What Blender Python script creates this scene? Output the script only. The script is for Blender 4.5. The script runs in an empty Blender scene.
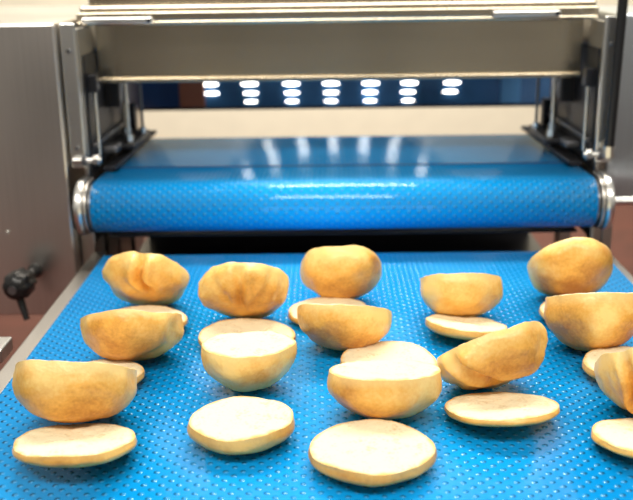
import bpy, bmesh, math, random
import numpy as np
from mathutils import Matrix, Vector, noise
R=math.radians
S=bpy.context.scene
C=S.collection
S.view_settings.view_transform='Standard'
PI=math.pi
# ------------------------------------------------------------ camera
F=940.0
cd=bpy.data.cameras.new('camera'); cam=bpy.data.objects.new('camera',cd); C.objects.link(cam); S.camera=cam
cd.sensor_width=36; cd.lens=F/633*36; cd.clip_start=.01; cd.clip_end=60
M=Matrix.Translation((0,0,.38))@Matrix.Rotation(R(.7),4,'Z')@Matrix.Rotation(R(90-17.1),4,'X')@Matrix.Rotation(R(-.8),4,'Z')
cam.matrix_world=M
cd.dof.use_dof=True; cd.dof.focus_distance=.84; cd.dof.aperture_fstop=6
Mi=np.array(M.inverted())
def proj(P):
    P=np.asarray(P); q=P@Mi[:3,:3].T+Mi[:3,3]
    return 316.5+F*q[:,0]/-q[:,2], 250-F*q[:,1]/-q[:,2]
def W(px,py,Y):
    d=(M.to_3x3()@Vector(((px-316.5)/F,-(py-250)/F,-1)))
    o=M.translation; t=(Y-o.y)/d.y
    return o+d*t
# ------------------------------------------------------------ materials
def mat(name):
    m=bpy.data.materials.new(name); m.use_nodes=True
    return m,m.node_tree.nodes,m.node_tree.links,m.node_tree.nodes['Principled BSDF']
def nd(N,t,**k):
    n=N.new(t)
    for a,b in k.items(): setattr(n,a,b)
    return n
def ramp(N,L,src,stops):
    r=N.new('ShaderNodeValToRGB')
    e=r.color_ramp.elements
    while len(e)<len(stops): e.new(.5)
    for i,(p,c) in enumerate(stops): e[i].position=p; e[i].color=(*c,1)
    L.new(src,r.inputs[0]); return r
def steel(name,col,rough=.35,axis=0,metal=1.0):
    m,N,L,B=mat(name)
    tc=nd(N,'ShaderNodeTexCoord'); mp=nd(N,'ShaderNodeMapping')
    sc=[500,500,500]; sc[axis]=6; mp.inputs['Scale'].default_value=sc
    L.new(tc.outputs['Object'],mp.inputs[0])
    n=nd(N,'ShaderNodeTexNoise'); n.inputs['Scale'].default_value=1; n.inputs['Detail'].default_value=3
    L.new(mp.outputs[0],n.inputs['Vector'])
    n2=nd(N,'ShaderNodeTexNoise'); n2.inputs['Scale'].default_value=3; L.new(tc.outputs['Object'],n2.inputs['Vector'])
    mx=nd(N,'ShaderNodeMath',operation='MULTIPLY_ADD'); L.new(n.outputs[0],mx.inputs[0]); mx.inputs[1].default_value=.2; L.new(n2.outputs[0],mx.inputs[2])
    r=ramp(N,L,mx.outputs[0],[(.35,[c*.72 for c in col]),(.8,[min(1,c*1.25) for c in col])])
    L.new(r.outputs[0],B.inputs['Base Color'])
    B.inputs['Metallic'].default_value=metal; B.inputs['Roughness'].default_value=rough
    b=nd(N,'ShaderNodeBump'); b.inputs['Strength'].default_value=.03; b.inputs['Distance'].default_value=.0006
    L.new(n.outputs[0],b.inputs['Height']); L.new(b.outputs[0],B.inputs['Normal'])
    return m
def plain(name,col,rough=.5,metal=0,em=0,var=.12):
    m,N,L,B=mat(name)
    tc=nd(N,'ShaderNodeTexCoord'); n=nd(N,'ShaderNodeTexNoise'); n.inputs['Scale'].default_value=9; n.inputs['Detail'].default_value=4
    L.new(tc.outputs['Object'],n.inputs['Vector'])
    r=ramp(N,L,n.outputs[0],[(.3,[c*(1-var) for c in col]),(.7,[min(1,c*(1+var)) for c in col])])
    L.new(r.outputs[0],B.inputs['Base Color']); B.inputs['Roughness'].default_value=rough; B.inputs['Metallic'].default_value=metal
    if em: B.inputs['Emission Color'].default_value=(1,.92,.78,1); B.inputs['Emission Strength'].default_value=em
    return m
def beltmat(name,gb,cap,rough,dots):
    m,N,L,P=mat(name)
    out=[n for n in N if n.type=='OUTPUT_MATERIAL'][0]; N.remove(P)
    tc=nd(N,'ShaderNodeTexCoord')
    def lat(off):
        a=nd(N,'ShaderNodeVectorMath',operation='MULTIPLY_ADD'); L.new(tc.outputs['UV'],a.inputs[0])
        a.inputs[1].default_value=(1/.0135,1/.0125,0); a.inputs[2].default_value=(off,off,0)
        f=nd(N,'ShaderNodeVectorMath',operation='FRACTION'); L.new(a.outputs[0],f.inputs[0])
        s=nd(N,'ShaderNodeVectorMath',operation='SUBTRACT'); L.new(f.outputs[0],s.inputs[0]); s.inputs[1].default_value=(.5,.5,0)
        l=nd(N,'ShaderNodeVectorMath',operation='LENGTH'); L.new(s.outputs[0],l.inputs[0]); return l.outputs['Value']
    mn=nd(N,'ShaderNodeMath',operation='MINIMUM'); L.new(lat(0),mn.inputs[0]); L.new(lat(.5),mn.inputs[1])
    mr=nd(N,'ShaderNodeMapRange'); mr.interpolation_type='SMOOTHSTEP'
    mr.inputs['From Min'].default_value=.04; mr.inputs['From Max'].default_value=.21; mr.inputs['To Min'].default_value=1; mr.inputs['To Max'].default_value=0
    L.new(mn.outputs[0],mr.inputs['Value'])
    n=nd(N,'ShaderNodeTexNoise'); n.inputs['Scale'].default_value=4; L.new(tc.outputs['Object'],n.inputs['Vector'])
    r=ramp(N,L,n.outputs[0],[(.3,(.0,.27,.72)),(.7,(.005,.38,.92))])
    mm=nd(N,'ShaderNodeMath',operation='MULTIPLY'); L.new(mr.outputs[0],mm.inputs[0]); mm.inputs[1].default_value=dots
    mx=nd(N,'ShaderNodeMix',data_type='RGBA'); L.new(mm.outputs[0],mx.inputs[0]); L.new(r.outputs[0],mx.inputs[6]); mx.inputs[7].default_value=(.25,.70,.98,1)
    b=nd(N,'ShaderNodeBump'); b.inputs['Strength'].default_value=1; b.inputs['Distance'].default_value=.0022
    L.new(mr.outputs[0],b.inputs['Height'])
    b2=nd(N,'ShaderNodeBump'); b2.inputs['Strength'].default_value=1; b2.inputs['Distance'].default_value=gb
    L.new(mr.outputs[0],b2.inputs['Height'])
    df=nd(N,'ShaderNodeBsdfDiffuse'); L.new(mx.outputs[2],df.inputs['Color']); L.new(b.outputs[0],df.inputs['Normal'])
    gl=nd(N,'ShaderNodeBsdfGlossy'); gl.inputs['Color'].default_value=(.8,.92,1,1); gl.inputs['Roughness'].default_value=rough; L.new(b2.outputs[0],gl.inputs['Normal'])
    fr=nd(N,'ShaderNodeFresnel'); fr.inputs['IOR'].default_value=1.5
    cl=nd(N,'ShaderNodeMath',operation='MINIMUM'); L.new(fr.outputs[0],cl.inputs[0]); cl.inputs[1].default_value=cap
    ms=nd(N,'ShaderNodeMixShader'); L.new(cl.outputs[0],ms.inputs[0]); L.new(df.outputs[0],ms.inputs[1]); L.new(gl.outputs[0],ms.inputs[2])
    L.new(ms.outputs[0],out.inputs['Surface'])
    return m
def crustmat(name,light,mid,dark,rim=.6):
    m,N,L,B=mat(name)
    tc=nd(N,'ShaderNodeTexCoord'); oi=nd(N,'ShaderNodeObjectInfo')
    at=nd(N,'ShaderNodeAttribute'); at.attribute_name='dome'
    mu=nd(N,'ShaderNodeMath',operation='MULTIPLY'); L.new(oi.outputs['Random'],mu.inputs[0]); mu.inputs[1].default_value=30
    ad=nd(N,'ShaderNodeVectorMath',operation='ADD'); L.new(tc.outputs['Object'],ad.inputs[0]); L.new(mu.outputs[0],ad.inputs[1])
    n=nd(N,'ShaderNodeTexNoise'); n.inputs['Scale'].default_value=17; n.inputs['Detail'].default_value=6; n.inputs['Roughness'].default_value=.55; n.inputs['Distortion'].default_value=.3
    L.new(ad.outputs[0],n.inputs['Vector'])
    f=nd(N,'ShaderNodeTexNoise'); f.inputs['Scale'].default_value=340; f.inputs['Detail'].default_value=3; L.new(ad.outputs[0],f.inputs['Vector'])
    a1=nd(N,'ShaderNodeMath',operation='MULTIPLY_ADD'); L.new(f.outputs[0],a1.inputs[0]); a1.inputs[1].default_value=.18; L.new(n.outputs[0],a1.inputs[2])
    fl=nd(N,'ShaderNodeMapRange'); fl.interpolation_type='SMOOTHSTEP'; fl.inputs['From Min'].default_value=.08; fl.inputs['From Max'].default_value=.6; fl.inputs['To Min'].default_value=0; fl.inputs['To Max'].default_value=.13
    L.new(at.outputs['Fac'],fl.inputs['Value'])
    a2=nd(N,'ShaderNodeMath',operation='ADD'); L.new(fl.outputs[0],a2.inputs[0]); L.new(a1.outputs[0],a2.inputs[1])
    rv=nd(N,'ShaderNodeMath',operation='MULTIPLY_ADD'); L.new(oi.outputs['Random'],rv.inputs[0]); rv.inputs[1].default_value=.10; rv.inputs[2].default_value=-.255
    a3=nd(N,'ShaderNodeMath',operation='ADD'); L.new(a2.outputs[0],a3.inputs[0]); L.new(rv.outputs[0],a3.inputs[1])
    r=ramp(N,L,a3.outputs[0],[(.30,light),(.47,mid),(.66,dark)])
    mr=nd(N,'ShaderNodeMapRange'); mr.inputs['From Min'].default_value=.0; mr.inputs['From Max'].default_value=.10; mr.inputs['To Min'].default_value=rim; mr.inputs['To Max'].default_value=0
    L.new(at.outputs['Fac'],mr.inputs['Value'])
    mx=nd(N,'ShaderNodeMix',data_type='RGBA'); L.new(mr.outputs[0],mx.inputs[0]); L.new(r.outputs[0],mx.inputs[6]); mx.inputs[7].default_value=(.97,.70,.30,1)
    L.new(mx.outputs[2],B.inputs['Base Color'])
    B.inputs['Roughness'].default_value=.36; B.inputs['Specular IOR Level'].default_value=.5
    B.inputs['Subsurface Weight'].default_value=.05; B.inputs['Subsurface Radius'].default_value=(.005,.002,.001); B.inputs['Subsurface Scale'].default_value=1
    g=nd(N,'ShaderNodeTexNoise'); g.inputs['Scale'].default_value=120; g.inputs['Detail'].default_value=5; g.inputs['Distortion'].default_value=.6; L.new(ad.outputs[0],g.inputs['Vector'])
    hs=nd(N,'ShaderNodeMath',operation='MULTIPLY_ADD'); L.new(f.outputs[0],hs.inputs[0]); hs.inputs[1].default_value=.4; L.new(g.outputs[0],hs.inputs[2])
    h2=nd(N,'ShaderNodeMath',operation='MULTIPLY_ADD'); L.new(n.outputs[0],h2.inputs[0]); h2.inputs[1].default_value=1.6; L.new(hs.outputs[0],h2.inputs[2])
    b=nd(N,'ShaderNodeBump'); b.inputs['Strength'].default_value=.55; b.inputs['Distance'].default_value=.0012
    L.new(h2.outputs[0],b.inputs['Height']); L.new(b.outputs[0],B.inputs['Normal'])
    return m
def crumbmat():
    m,N,L,B=mat('bread_crumb')
    tc=nd(N,'ShaderNodeTexCoord'); at=nd(N,'ShaderNodeAttribute'); at.attribute_name='edge'
    v=nd(N,'ShaderNodeTexVoronoi'); v.inputs['Scale'].default_value=300; L.new(tc.outputs['Object'],v.inputs['Vector'])
    n=nd(N,'ShaderNodeTexNoise'); n.inputs['Scale'].default_value=70; n.inputs['Detail'].default_value=7; L.new(tc.outputs['Object'],n.inputs['Vector'])
    m1=nd(N,'ShaderNodeMath',operation='MULTIPLY_ADD'); L.new(v.outputs['Distance'],m1.inputs[0]); m1.inputs[1].default_value=.4; L.new(n.outputs[0],m1.inputs[2])
    r=ramp(N,L,m1.outputs[0],[(.38,(.74,.57,.32)),(.63,(.89,.79,.54))])
    er=nd(N,'ShaderNodeMapRange'); er.interpolation_type='SMOOTHSTEP'; er.inputs['From Min'].default_value=.90; er.inputs['From Max'].default_value=1.0; er.inputs['To Max'].default_value=.95
    ea=nd(N,'ShaderNodeMath',operation='MULTIPLY_ADD'); L.new(n.outputs[0],ea.inputs[0]); ea.inputs[1].default_value=.22; L.new(at.outputs['Fac'],ea.inputs[2])
    es=nd(N,'ShaderNodeMath',operation='SUBTRACT'); L.new(ea.outputs[0],es.inputs[0]); es.inputs[1].default_value=.12; L.new(es.outputs[0],er.inputs['Value'])
    mx=nd(N,'ShaderNodeMix',data_type='RGBA'); L.new(er.outputs[0],mx.inputs[0]); L.new(r.outputs[0],mx.inputs[6]); mx.inputs[7].default_value=(.84,.51,.17,1)
    L.new(mx.outputs[2],B.inputs['Base Color']); B.inputs['Roughness'].default_value=.85; B.inputs['Specular IOR Level'].default_value=.1
    b=nd(N,'ShaderNodeBump'); b.inputs['Strength'].default_value=.9; b.inputs['Distance'].default_value=.0016
    L.new(m1.outputs[0],b.inputs['Height']); L.new(b.outputs[0],B.inputs['Normal'])
    return m
STEEL=steel('brushed_steel',(.57,.50,.385),.25,0)
STEELV=steel('brushed_steel_vertical',(.52,.49,.45),.34,2)
CAB=steel('cabinet_steel',(.76,.72,.68),.3,2)
BRIGHT=steel('satin_steel',(.84,.82,.78),.28,0)
PALE=steel('pale_blue_steel',(.62,.67,.72),.3,2)
DARK=plain('dark_metal',(.03,.03,.035),.35,.6)
GREY=plain('grey_metal',(.20,.20,.21),.35,.8)
BLACK=plain('black_plastic',(.012,.012,.013),.3)
BELT=beltmat('blue_dotted_belt',.0009,.20,.17,.2); BELTU=beltmat('blue_dotted_belt_upper',.00022,.30,.12,.42); CRUMB=crumbmat()
CRUST=crustmat('golden_crust',(1.0,.68,.235),(.87,.445,.085),(.50,.185,.025))
BASEC=crustmat('slice_crust',(.88,.51,.13),(.72,.34,.06),(.44,.16,.025),rim=.2)
WALL=plain('cream_wall',(.90,.83,.64),.8,var=.03)
FLOOR=plain('red_brown_floor',(.12,.025,.015),.5,var=.2)
PANEL=plain('glossy_blue_panel',(.05,.16,.38),.2,var=.4)
SEAM=plain('seam_blue',(.0,.035,.14),.5)
REFLECTION=plain('reflection_white',(1,1,1),.5,em=10)  # emissive white imitating mirrored ceiling lights
# ------------------------------------------------------------ helpers
def link(name,bm,m,parent=None,bevel=0,smooth=False):
    me=bpy.data.meshes.new(name)
    bmesh.ops.recalc_face_normals(bm,faces=bm.faces[:])
    bm.to_mesh(me); bm.free(); me.materials.append(m)
    o=bpy.data.objects.new(name,me); C.objects.link(o)
    if parent:
        o.parent=parent
        p=parent; off=Vector()
        while p: off+=p.location; p=p.parent
        o.location=-off
    if smooth:
        for f in me.polygons: f.use_smooth=True
    if bevel:
        b=o.modifiers.new('bevel','BEVEL'); b.width=bevel; b.segments=2; b.limit_method='ANGLE'
    return o
def box(bm,x0,x1,y0,y1,z0,z1):
    r=bmesh.ops.create_cube(bm,size=1)
    for v in r['verts']: v.co=Vector((x0+(v.co.x+.5)*(x1-x0),y0+(v.co.y+.5)*(y1-y0),z0+(v.co.z+.5)*(z1-z0)))
def cyl(bm,a,b,r,seg=24,r2=None):
    a=Vector(a); b=Vector(b); d=b-a
    q=d.to_track_quat('Z','Y').to_matrix().to_4x4()
    bmesh.ops.create_cone(bm,cap_ends=True,segments=seg,radius1=r,radius2=r if r2 is None else r2,depth=d.length,matrix=Matrix.Translation((a+b)/2)@q)
def lathe(bm,a,d,prof,seg=32,ribs=0,ribd=0):
    a=Vector(a); q=Vector(d).to_track_quat('Z','Y').to_matrix(); rings=[]
    for (r,z,*k) in prof:
        rib=k[0] if k else 0
        ring=[]
        for j in range(seg):
            t=2*PI*j/seg; rr=r*(1+(ribd*math.cos(ribs*t) if rib else 0))
            ring.append(bm.verts.new(a+q@Vector((rr*math.cos(t),rr*math.sin(t),z))))
        rings.append(ring)
    for i in range(len(rings)-1):
        for j in range(seg): bm.faces.new((rings[i][j],rings[i][(j+1)%seg],rings[i+1][(j+1)%seg],rings[i+1][j]))
    bm.faces.new(rings[0][::-1]); bm.faces.new(rings[-1])
def dplate(bm,x0,x1,c,r,yb):
    pts=[(c[0]+r*math.cos(a),c[1]+r*math.sin(a)) for a in [PI/2+PI*i/28 for i in range(29)]]+[(yb,c[1]-r),(yb,c[1]+r)]
    A=[bm.verts.new((x0,y,z)) for y,z in pts]; D=[bm.verts.new((x1,y,z)) for y,z in pts]
    bm.faces.new(A); bm.faces.new(D[::-1])
    for i in range(len(pts)): j=(i+1)%len(pts); bm.faces.new((A[i],D[i],D[j],A[j]))
def B(*boxes):
    bm=bmesh.new()
    for b in boxes: box(bm,*b)
    return bm
def Cy(*c):
    bm=bmesh.new()
    for a in c: cyl(bm,*a)
    return bm
def thing(name,loc,label,cat,group=None):
    o=bpy.data.objects.new(name,None); C.objects.link(o); o.location=loc; o.empty_display_size=.05
    o['label']=label; o['category']=cat
    if group: o['group']=group
    return o
def belt_loop(name,x0,x1,c0,r0,c1,r1,parent,m_):
    (y0,z0),(y1,z1)=c0,c1
    L=math.hypot(y1-y0,z1-z0); ang=math.atan2(z1-z0,y1-y0); be=math.asin((r0-r1)/L)
    pts=[]
    top=ang+PI/2-be; bot=ang-PI/2+be
    n=28
    sweep0=(2*PI-(top-bot))
    for i in range(n+1):
        a=bot-sweep0*i/n; pts.append((y0+r0*math.cos(a),z0+r0*math.sin(a)))
    ptop=pts[-1]; q=(y1+r1*math.cos(top),z1+r1*math.sin(top))
    for i in range(1,20): t=i/20; pts.append((ptop[0]*(1-t)+q[0]*t,ptop[1]*(1-t)+q[1]*t))
    sweep1=top-bot
    for i in range(n+1):
        a=top-sweep1*i/n; pts.append((y1+r1*math.cos(a),z1+r1*math.sin(a)))
    bm=bmesh.new(); uvl=bm.loops.layers.uv.new('UVMap')
    A=[bm.verts.new((x0,y,z)) for y,z in pts]; D=[bm.verts.new((x1,y,z)) for y,z in pts]
    s=[0]
    for i in range(1,len(pts)+1):
        a=pts[i-1]; b=pts[i%len(pts)]; s.append(s[-1]+math.hypot(a[0]-b[0],a[1]-b[1]))
    for i in range(len(pts)):
        j=(i+1)%len(pts)
        f=bm.faces.new((A[i],D[i],D[j],A[j]))
        for l,uv in zip(f.loops,((x0,s[i]),(x1,s[i]),(x1,s[i+1]),(x0,s[i+1]))): l[uvl].uv=uv
    o=link(name,bm,m_,parent,smooth=True)
    m=o.modifiers.new('thickness','SOLIDIFY'); m.thickness=.002; m.offset=-1
    return o
# ------------------------------------------------------------ setting
FZ=-.9
o=link('floor',B((-4,4,-2,6.1,FZ-.05,FZ)),FLOOR); o['kind']='structure'
o=link('wall_back',B((-4,4,6,6.1,FZ,2.2)),WALL); o['kind']='structure'
# ------------------------------------------------------------ lower conveyor
lc=thing('lower_conveyor',(.03,.8,FZ),'blue dotted belt conveyor in the foreground carrying the cut bread rolls','conveyor')
LX0,LX1=-.305,.37
LE=1.212
belt_loop('belt',LX0,LX1,(.33,-.03),.03,(LE,-.045),.045,lc,BELT)
link('roller',Cy(((LX0-.006,.33,-.03),(LX1+.006,.33,-.03),.0275,32)),GREY,lc,smooth=False)
link('roller',Cy(((LX0-.006,LE,-.045),(LX1+.006,LE,-.045),.0425,32)),GREY,lc)
link('bed_plate',B((LX0+.01,LX1-.01,.38,LE-.05,-.012,-.003)),GREY,lc)
link('side_rail',B((-.328,-.3085,.3,LE+.045,-.06,-.006)),STEELV,lc,.002)
link('side_rail',B((.3735,.386,.3,LE+.045,-.06,-.006)),STEELV,lc,.002)
link('cross_member',B((-.31,.376,.6,.64,-.05,-.035)),GREY,lc)
for x in (-.328,.372):
    for y in (.45,1.1):
        link('leg',B((x,x+.014,y,y+.03,FZ,-.055)),STEELV,lc,.002)
# ------------------------------------------------------------ upper conveyor
uc=thing('upper_conveyor',(.02,1.45,FZ),'raised blue dotted belt conveyor coming out under the steel hood','conveyor')
UX0,UX1=-.314,.357
N0=(1.236,.0645); N1=(1.60,.060); NRAD=.034
belt_loop('belt',UX0,UX1,N0,NRAD,N1,.031,uc,BELTU)
def topz(y):
    t=(y-N0[0])/(N1[0]-N0[0]); return N0[1]+NRAD+t*(N1[1]+.031-N0[1]-NRAD)
link('belt_seam',B((UX0+.002,UX1-.002,1.333,1.339,topz(1.337)-.0005,topz(1.337)+.0008)),SEAM,uc)
link('roller',Cy(((UX0-.004,*N0),(UX1+.004,*N0),.0315,32)),GREY,uc)
link('roller',Cy(((UX0-.004,*N1),(UX1+.004,*N1),.0285,32)),GREY,uc)
link('light_block_plate',B((UX0+.005,UX1-.005,1.275,1.62,.010,.0125)),DARK,uc)  # plate added to block light in the gap between the belts
for s,x in ((-1,UX0),(1,UX1)):
    bm=bmesh.new(); xs=sorted((x+s*.005,x+s*.010)); dplate(bm,xs[0],xs[1],N0,.036,1.262)
    ep=link('end_plate',bm,STEELV,uc,.0015)
    bm=bmesh.new(); xs=sorted((x+s*.0105,x+s*.022)); dplate(bm,xs[0],xs[1],N0,.0385,1.262)
    link('outer_plate',bm,BRIGHT,ep,.004)
    bm=bmesh.new(); lathe(bm,(x+s*.0215,*N0),(s,0,0),[(.016,0),(.016,.003),(.013,.0045),(.008,.0045),(.008,.008)],32)
    link('bearing_cap',bm,GREY,ep)
    xs=sorted((x+s*.002,x+s*.010))
    bm=bmesh.new(); box(bm,xs[0],xs[1],1.285,1.63,-.012,.012)
    for v in bm.verts: v.co.z+=topz(v.co.y)-.018
    link('side_bar',bm,DARK,uc,.002)
    xs=sorted((x+s*.002,x-s*.016))
    bm=bmesh.new(); box(bm,xs[0],xs[1],1.30,1.64,-.003,.003)
    for v in bm.verts: v.co.z+=topz(v.co.y)+.006
    link('edge_guide',bm,DARK,uc,.001)
link('drive_shaft',Cy(((UX1+.029,*N0),(.56,*N0),.006,20)),BRIGHT,uc,smooth=False)
for x in (-.322,.359):
    link('leg',B((x,x+.006,1.55,1.57,-.07,.08)),GREY,uc)
# ------------------------------------------------------------ slicing machine
sm=thing('slicing_machine',(.02,1.5,FZ),'stainless steel slicing machine with wide hood above the upper belt','machine')
HX0,HX1=-.326,.364
hp=link('hood_panel',B((HX0,HX1,1.36,1.368,.222,.298)),STEEL,sm,.002)
link('hood_lip',B((HX0,HX1,1.357,1.368,.216,.2225)),STEEL,hp,.001)
link('hood_flange',B((HX0-.016,HX1+.010,1.325,1.42,.299,.304),(HX0-.016,HX1+.010,1.325,1.331,.304,.316)),STEEL,sm,.0015)
link('top_rail',B((HX0-.016,HX1+.012,1.345,1.388,.3045,.324)),STEEL,sm,.003)
link('hood_top',B((HX0-.014,HX1+.014,1.39,1.95,.305,.40)),STEEL,sm,.004)
link('hood_underside',B((HX0+.002,HX1-.002,1.369,1.84,.262,.267)),DARK,sm)
link('gap_shade_sheet',B((-.328,.369,1.262,1.66,-.104,-.098),(-.328,.369,1.655,1.66,-.098,.0)),DARK,sm)  # black sheet standing in for the shade below the upper belt
for (x0,x1,y) in ((82,152,21),(493,560,14)):
    a=W(x0,y,1.322); b=W(x1,y,1.322)
    h=link('hood_latch',B((a.x,b.x,1.319,1.325,a.z-.004,a.z+.004)),BRIGHT,sm,.0015)
    link('latch_pin',Cy(((b.x-.004,1.3195,a.z),(b.x-.004,1.317,a.z),.003,12)),DARK,h)
for s,x in ((-1,-.332),(1,.373)):
    link('side_plate',B((x-.003,x+.003,1.274,1.56,.0,.298)),STEELV,sm,.001)
for fx0,fx1,lx0,lx1 in ((-.350,-.330,-.350,-.3305),(.366,.388,.3875,.402)):
    link('front_flange',B((fx0,fx1,1.264,1.272,.112,.306)),BRIGHT,sm,.0015)
    link('front_flange',B((lx0,lx1,1.278,1.284,-.09,.02)),STEELV,sm,.0015)
    for zz in (.27,.14):
        xm=(fx0+fx1)/2
        link('flange_bolt',Cy(((xm,1.264,zz),(xm,1.260,zz),.003,6)),GREY,sm)
for s,x in ((-1,-.329),(1,.370)):
    i=-s
    def bx(a,b,*r): xs=sorted((x+i*a,x+i*b)); return (xs[0],xs[1],*r)
    link('slide_block',B(bx(.001,.014,1.30,1.32,.210,.235)),DARK,sm,.002)
    link('slide_block',B(bx(.001,.022,1.40,1.44,.175,.215)),DARK,sm,.002)
    link('slide_rod',Cy(((x+i*.008,1.31,.12),(x+i*.008,1.31,.21),.0025,16)),BRIGHT,sm)
    link('slide_rod',Cy(((x+i*.028,1.42,.125),(x+i*.028,1.42,.26),.003,16)),BRIGHT,sm)
    link('slide_rod',Cy(((x+i*.014,1.47,.12),(x+i*.014,1.47,.26),.004,16)),BRIGHT,sm)
    link('slide_rod',Cy(((x+i*.034,1.50,.12),(x+i*.034,1.50,.26),.0025,16)),GREY,sm)
    link('inner_cover',B(bx(.0005,.002,1.29,1.555,.10,.262)),DARK,sm)
    br=link('bearing_bracket',B(bx(.001,.040,1.40,1.53,.110,.120)),DARK,sm,.003)
    link('bracket_nut',Cy(((x+i*.028,1.42,.120),(x+i*.028,1.42,.130),.007,6)),BRIGHT,br)
    link('bracket_nut',Cy(((x+i*.014,1.47,.120),(x+i*.014,1.47,.131),.008,6)),BRIGHT,br)
    link('bracket_nut',Cy(((x+i*.034,1.50,.120),(x+i*.034,1.50,.128),.006,6)),BRIGHT,br)
    link('bearing_bracket',B(bx(.001,.024,1.35,1.385,.115,.126)),GREY,sm,.003)
    link('bearing_bracket',B(bx(.001,.016,1.535,1.556,.10,.16)),DARK,sm,.003)
    cb=link('cross_pin',Cy(((x-i*.016,1.258,.124),(x+i*.022,1.258,.124),.004,16)),BRIGHT,sm)
    link('pin_head',Cy(((x+i*.012,1.258,.124),(x+i*.019,1.258,.124),.0075,6)),BRIGHT,cb)
    link('pin_head',Cy(((x-i*.004,1.258,.124),(x+i*.002,1.258,.124),.007,6)),GREY,cb)
    link('support_bar',B(bx(.002,.008,1.30,1.555,.134,.140)),GREY,sm,.001)
g=B((-.44,.46,1.86,1.868,.104,.26)); rg=link('rear_guard',g,PANEL,sm,.001)
link('guard_edge',B((-.44,.46,1.853,1.8605,.101,.106)),DARK,rg)
for px0,px1,mm in ((180,205,plain('rust_cover',(.34,.13,.08),.5)),(140,179,plain('dark_blue_cover',(.01,.05,.18),.3)),(500,520,plain('pale_blue_cover',(.08,.28,.6),.3))):
    a=W(px0,100,1.855); b=W(px1,100,1.855)
    link('guard_cover',B((a.x,b.x,1.853,1.8605,.1075,.20)),mm,rg,.001)
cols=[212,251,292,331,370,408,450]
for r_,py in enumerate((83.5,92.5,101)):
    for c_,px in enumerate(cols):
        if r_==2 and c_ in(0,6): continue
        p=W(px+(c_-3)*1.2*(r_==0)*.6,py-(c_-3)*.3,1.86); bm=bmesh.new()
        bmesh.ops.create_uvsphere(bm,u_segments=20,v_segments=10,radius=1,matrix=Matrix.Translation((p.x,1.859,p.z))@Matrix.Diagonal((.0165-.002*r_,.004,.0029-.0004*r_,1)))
        link('light_reflection',bm,REFLECTION,rg,smooth=True)  # glowing ovals put in for ceiling lights reflected in the panel
link('guard_bracket',B((-.335,-.325,1.561,1.862,.22,.26)),GREY,sm); link('guard_bracket',B((.368,.378,1.561,1.862,.22,.26)),GREY,sm)
for x in (-.352,.388):
    for y in (1.33,1.52): link('leg',B((x,x+.0215,y,y+.03,FZ,.02)),STEELV,sm,.002)
link('side_cover',B((.398,.62,1.32,1.55,.045,.306)),PALE,sm,.003)
link('side_bracket',B((.376,.400,1.30,1.5,.12,.2)),GREY,sm)
link('air_hose',Cy(((.3795,1.250,.135),(.3815,1.245,.36),.0065,20)),BLACK,sm)
link('hose_fitting',Cy(((.3795,1.250,.122),(.3795,1.250,.137),.008,8)),BRIGHT,sm)
# ------------------------------------------------------------ left cabinet
kb=thing('machine_cabinet',(-.62,1.5,FZ),'tall brushed steel machine cabinet left of the belts with a black clamp knob','cabinet')
link('body',B((-.95,-.3525,1.25,1.8,-.098,.307)),CAB,kb,.003)
for x in (-.93,-.385):
    for y in (1.28,1.74): link('leg',B((x,x+.03,y,y+.03,FZ,-.098)),STEELV,kb,.002)
p=W(7,233,1.25); link('screw',Cy(((p.x,1.25,p.z),(p.x,1.247,p.z),.003,12)),BRIGHT,kb)
p0=W(36,270,1.25); p1=W(14,289,1.18)
d=(p1-p0).normalized(); Ln=(p1-p0).length
bm=bmesh.new(); lathe(bm,p0,d,[(.010,0),(.010,.006),(.007,.008),(.007,Ln*.45),(.012,Ln*.5),(.018,Ln*.56,1),(.019,Ln*.9,1),(.015,Ln*1.02),(.006,Ln*1.06)],48,8,.08)
kn=link('clamp_knob',bm,BLACK,kb,smooth=True)
q0=W(18,292,1.2); q1=W(27,320,1.19)
link('knob_lever',Cy((q0,q1,.006,16,.004)),BLACK,kn)
link('knob_cap',Cy((p1+d*.003,p1+d*.0065,.006,16)),GREY,kn)
p=W(2,350,.95)
se=thing('guide_bracket',(p.x-.01,.95,FZ),'small pale metal bracket at the left photo edge below the black knob','bracket')
link('plate',B((p.x-.03,p.x+.006,.93,.97,p.z-.008,p.z+.008)),BRIGHT,se,.002)
link('post',Cy(((p.x-.015,.95,FZ),(p.x-.015,.95,p.z-.007),.006,16)),GREY,se)
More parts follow.
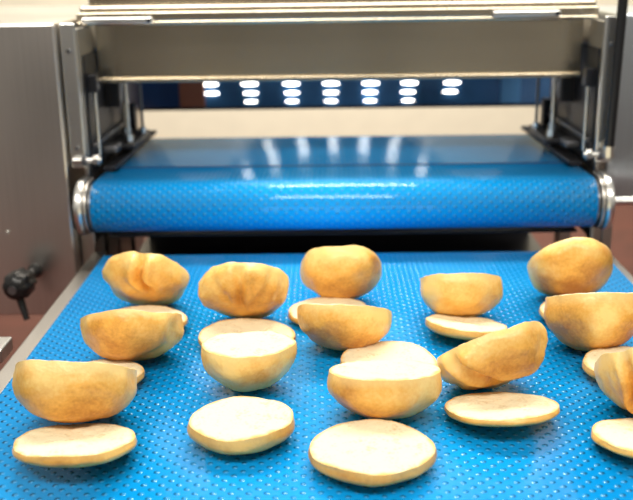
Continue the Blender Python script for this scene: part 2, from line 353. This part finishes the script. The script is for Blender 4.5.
# ------------------------------------------------------------ bread
NR,NA=34,96
def sst(a,b,x): 
    t=min(1,max(0,(x-a)/(b-a))); return t*t*(3-2*t)
def unit(seed,n,creases,lump,rimw,ov):
    rnd=random.Random(seed); off=Vector((rnd.random()*50,rnd.random()*50,rnd.random()*50))
    V=[];T=[]
    for i in range(NR+1):
        t=i/NR; u=t*PI/2
        r=max(0,math.cos(u))**(2/n); z=-(math.sin(u)**(2/n))
        r*=1+.045*math.sin(PI*min(1,t*2.2)) if t<.46 else 1
        for j in range(NA):
            a=2*PI*j/NA
            ro=1+ov*noise.noise(Vector((math.cos(a)*.8,math.sin(a)*.8,0))+off)
            p=Vector((r*ro*math.cos(a),r*ro*math.sin(a),z))
            k=1+lump*noise.noise(p*1.3+off)+lump*.4*noise.noise(p*3.0+off)+lump*.1*noise.noise(p*8+off)
            for (phi,dep,w,st) in creases:
                al=p.x*math.cos(phi)+p.y*math.sin(phi); pe=-p.x*math.sin(phi)+p.y*math.cos(phi)
                pe+=.22*noise.noise(Vector((al*2,0,0))+off)
                g=sst(st-.25,st+.25,al)*sst(-.05,.2,t)
                k*=1-g*(dep*math.exp(-(pe/w)**2)-dep*.3*math.exp(-((abs(pe)-w*1.9)/w)**2))
            fade=1-t
            zz=rimw*(noise.noise(Vector((math.cos(a)*1.0,math.sin(a)*1.0,5))+off)+.3*noise.noise(Vector((math.cos(a)*3,math.sin(a)*3,9))+off)+.12*noise.noise(Vector((math.cos(a)*8,math.sin(a)*8,3))+off))*fade**3
            if i==0: k=1+(k-1)*.8
            V.append((p.x*k,p.y*k,p.z*k+zz)); T.append(t)
    return np.array(V),T
def build(name,label,group,box_,kind,tilt=0,roll=0,yaw=0,creases=(),seed=1,lump=.06,n=2.2,hfix=None,hlim=(.008,.062),ztop=False,lift=0,mat_=None,cat='bread',rimw=.1,ov=.06,bul=.0015):
    x0,y0,x1,y1=box_
    U,T=unit(seed,n,creases,lump,rimw,ov)
    RM=np.array((Matrix.Rotation(R(-tilt),3,'X')@Matrix.Rotation(R(roll),3,'Y')@Matrix.Rotation(R(yaw),3,'Z')))
    a=.05; h=hfix or .03
    d=M.to_3x3()@Vector((((x0+x1)/2-316.5)/F,-(y1-250)/F,-1)); t=-.38/d.z; X=d.x*t; Y=d.y*t+.03
    for it in range(40):
        V=(U*np.array((a,a,h)))@RM.T
        rest=-V[:,2].min()+lift
        Wd=V+np.array((X,Y,rest))
        px,py=proj(Wd)
        bx0,bx1,by0,by1=px.min(),px.max(),py.min(),py.max()
        a*=1+.7*((x1-x0)/(bx1-bx0)-1)
        dep=Y*.956+.1
        X+=.8*((x0+x1)/2-(bx0+bx1)/2)/F*dep
        gy=dep*dep/F/.38*.95
        if hfix:
            e=(y0-by0) if ztop else (y1-by1)
            Y-=.7*e*gy
        else:
            Y-=.6*(y1-by1)*gy
            h+=.4*((y1-y0)-(by1-by0))/F*dep
            h=min(hlim[1],max(hlim[0],h))
    root=thing(name,(X,Y,0),label,cat,group)
    V=(U*np.array((a,a,h)))@RM.T; V[:,2]+=-V[:,2].min()+lift
    me=bpy.data.meshes.new('crust')
    fs=[]
    for i in range(NR-1):
        for j in range(NA):
            k=(j+1)%NA; fs.append((i*NA+j,(i+1)*NA+j,(i+1)*NA+k,i*NA+k))
    base=(NR-1)*NA
    vv=[tuple(v) for v in V[:NR*NA]]; pole=tuple(V[NR*NA:].mean(0)); vv.append(pole)
    for j in range(NA): fs.append((base+j,len(vv)-1,base+(j+1)%NA))
    me.from_pydata(vv,[],fs); at=me.attributes.new('dome','FLOAT','POINT')
    at.data.foreach_set('value',T[:NR*NA]+[1.0])
    for f in me.polygons: f.use_smooth=True
    me.materials.append(mat_ or CRUST); o=bpy.data.objects.new('crust',me); C.objects.link(o); o.parent=root
    K=16; rim=V[:NA]; c=rim.mean(0); nn=RM@np.array((0,0,1)); cv=[];cf=[];E=[]
    for i in range(K):
        s=1-(i/K)**1.5 
        for j in range(NA):
            p=c+(rim[j]-c)*s
            bulge=bul*(1-s**8)+ (.0016*(1-s**4)*noise.noise(Vector(p*40)+Vector((seed,0,0)))+.0008*noise.noise(Vector(p*140)) if i>0 else 0)
            cv.append(tuple(p+nn*bulge)); E.append(s)
    cv.append(tuple(c+nn*bul)); E.append(0.)
    for i in range(K-1):
        for j in range(NA): k=(j+1)%NA; cf.append((i*NA+j,i*NA+k,(i+1)*NA+k,(i+1)*NA+j))
    for j in range(NA): cf.append(((K-1)*NA+j,(K-1)*NA+(j+1)%NA,K*NA))
    me=bpy.data.meshes.new('cut_face'); me.from_pydata(cv,[],cf)
    at=me.attributes.new('edge','FLOAT','POINT'); at.data.foreach_set('value',E)
    for f in me.polygons: f.use_smooth=True
    me.materials.append(CRUMB); o=bpy.data.objects.new('cut_face',me); C.objects.link(o); o.parent=root
GH='thick crusty roll halves on the lower belt'; GS='thin roll slices on the lower belt'
D=PI/180
def half(label,b,**k): build('bread_roll_half',label,GH,b,'h',**k)
def slc(label,b,**k):
    k.setdefault('hlim',(.011,.03)); k.setdefault('lump',.035); k.setdefault('n',2.8); k.setdefault('rimw',.16); k.setdefault('ov',.08); k.setdefault('bul',.001)
    build('bread_roll_slice',label,GS,b,'s',mat_=BASEC,**k)
# lane 1 (left)
half('golden roll half with cleft bottom, farthest back in the leftmost lane',(102,251,190,306),tilt=44,seed=1,creases=((-90*D,.34,.09,.3),(-120*D,.05,.2,.1)),lump=.11,rimw=.2,n=2.4)
slc('thin pale roll slice mostly hidden behind the second roll half of the leftmost lane',(98,305,188,325),tilt=2,seed=2,hfix=.014,ztop=True)
half('tan roll half in the leftmost lane between the cleft one and the big front one',(80,309,184,362),tilt=28,roll=-3,seed=3,creases=((-35*D,.07,.16,.2),),lump=.09,rimw=.08)
slc('thin roll slice peeking out behind the big front half of the leftmost lane',(62,359,145,384),tilt=2,seed=4,hfix=.012,ztop=True)
half('large grainy brown roll half, frontmost thick half in the leftmost lane',(12,360,137,423),tilt=30,roll=2,seed=5,lump=.08,n=2.6,rimw=.06)
slc('flat roll slice at the lower left corner, in front of the large grainy half',(12,423,137,468),tilt=12,seed=6)
# lane 2
half('wrinkled golden roll half with folded front, farthest back in the second lane from the left',(198,262,289,320),tilt=46,seed=7,creases=((-92*D,.18,.09,.0),(-130*D,.06,.10,.3),(-50*D,.07,.1,.3)),lump=.11,rimw=.15,n=2.5)
slc('pale slice lying right behind the roll half that shows its round white cut face',(198,318,296,350),tilt=0,seed=8,hfix=.012,ztop=True)
half('roll half with white cut face up, in the second lane from the left',(201,331,297,392),tilt=6,seed=9,lump=.06,n=2.1,rimw=.06)
slc('round white flat slice, frontmost in the second lane from the left',(187,396,295,455),tilt=2,seed=10)
# lane 3
half('smooth round roll half, farthest back in the middle lane',(300,245,382,301),tilt=48,seed=11,lump=.07,creases=((-120*D,.05,.25,.2),),n=2.4)
slc('thin slice between the smooth round back half and the grainy half in the middle lane',(288,296,369,318),tilt=0,seed=12,hfix=.012,ztop=True)
half('grainy brown roll half with flat top, second thick half in the middle lane',(297,304,392,351),tilt=25,roll=3,seed=13,lump=.07,n=2.3,rimw=.06)
slc('pale slice lying behind the wide half with white cut face in the middle lane',(340,341,438,378),tilt=0,seed=14,hfix=.014,ztop=True)
half('wide roll half with white cut face tipped back, above the frontmost round slice',(327,360,442,420),tilt=14,seed=15,lump=.05,n=2.4,rimw=.03)
slc('large round white slice, frontmost and lowest in the middle lane',(308,419,437,487),tilt=2,seed=16)
# lane 4
half('low golden roll half, farthest back in the fourth lane from the left',(420,273,503,318),tilt=27,seed=17,lump=.08,n=2.6,rimw=.05)
slc('tilted slice with tan crust edge in front of the low golden half',(425,313,508,341),tilt=9,roll=5,seed=18)
half('lopsided roll half with a large pale fold, tipped up to the right',(437,321,548,390),tilt=38,roll=-15,seed=19,lump=.11,creases=((-145*D,.22,.11,.1),(-15*D,.14,.12,.3)),n=2.6)
slc('flat slice with brown crust rim, frontmost in the fourth lane from the left',(444,392,560,427),tilt=12,roll=-2,seed=20)
# lane 5
half('tall rounded roll half, farthest back in the rightmost lane',(527,237,613,299),tilt=50,seed=21,lump=.07,creases=((-20*D,.05,.3,.2),),n=2.3)
slc('thin slice between the tall rounded half and the tan half in the rightmost lane',(539,296,630,320),tilt=0,seed=22,hfix=.012,ztop=True)
half('tan roll half with a flat top, second thick half in the rightmost lane',(544,293,650,351),tilt=23,seed=23,lump=.07,rimw=.04,n=2.4)
slc('slice mostly hidden behind the creased half at the right photo edge',(582,346,680,378),tilt=0,seed=24,hfix=.014,ztop=True)
half('deeply creased roll half cut off by the right photo edge',(594,345,700,418),tilt=38,seed=25,lump=.09,creases=((-128*D,.28,.09,.0),(-80*D,.08,.12,.2)),n=2.4)
slc('flat slice at the right photo edge in front of the deeply creased half',(591,418,705,462),tilt=8,seed=26)
# ------------------------------------------------------------ light
def area(name,loc,tgt,size,pw,col=(1,.97,.92),sy=None):
    l=bpy.data.lights.new(name,'AREA'); l.energy=pw; l.color=col; l.shape='RECTANGLE'; l.size=size; l.size_y=sy or size
    o=bpy.data.objects.new(name,l); C.objects.link(o); o.location=loc
    o.rotation_euler=(Vector(tgt)-Vector(loc)).to_track_quat('-Z','Y').to_euler()
area('ceiling_light',(.05,1.95,1.9),(.05,.85,0),2.0,64,(1,.95,.85),sy=.35)
area('front_fill',(-.1,-.3,1.8),(0,.85,0),2.6,42,(1,.95,.86),sy=.35)  # added fill from the camera side for the bread fronts
area('wall_wash_fill',(0,4.2,2.1),(0,6,.3),3,140,sy=1)  # added wash that brightens the back wall
area('hood_fill',(.02,1.58,.255),(.02,1.58,0),.6,.3,(1,.97,.9),sy=.3)  # added fill under the hood to brighten the upper belt
w=bpy.data.worlds.new('world'); S.world=w; w.use_nodes=True
N=w.node_tree.nodes; L=w.node_tree.links
bg=N['Background']; tc=N.new('ShaderNodeTexCoord'); sx=N.new('ShaderNodeSeparateXYZ'); L.new(tc.outputs['Generated'],sx.inputs[0])
mr=N.new('ShaderNodeMapRange'); mr.inputs['From Min'].default_value=-1; L.new(sx.outputs['Z'],mr.inputs['Value'])
nz=N.new('ShaderNodeTexNoise'); nz.inputs['Scale'].default_value=2.2; L.new(tc.outputs['Generated'],nz.inputs['Vector'])
ad=N.new('ShaderNodeMath'); ad.operation='MULTIPLY_ADD'; L.new(nz.outputs[0],ad.inputs[0]); ad.inputs[1].default_value=.6; ad.inputs[2].default_value=-.27
a2=N.new('ShaderNodeMath'); L.new(ad.outputs[0],a2.inputs[0]); L.new(mr.outputs[0],a2.inputs[1])
r=ramp(N,L,a2.outputs[0],[(.40,(.12,.10,.08)),(.5,(.50,.46,.40)),(.57,(1,.95,.84))])
L.new(r.outputs[0],bg.inputs['Color']); bg.inputs['Strength'].default_value=.45
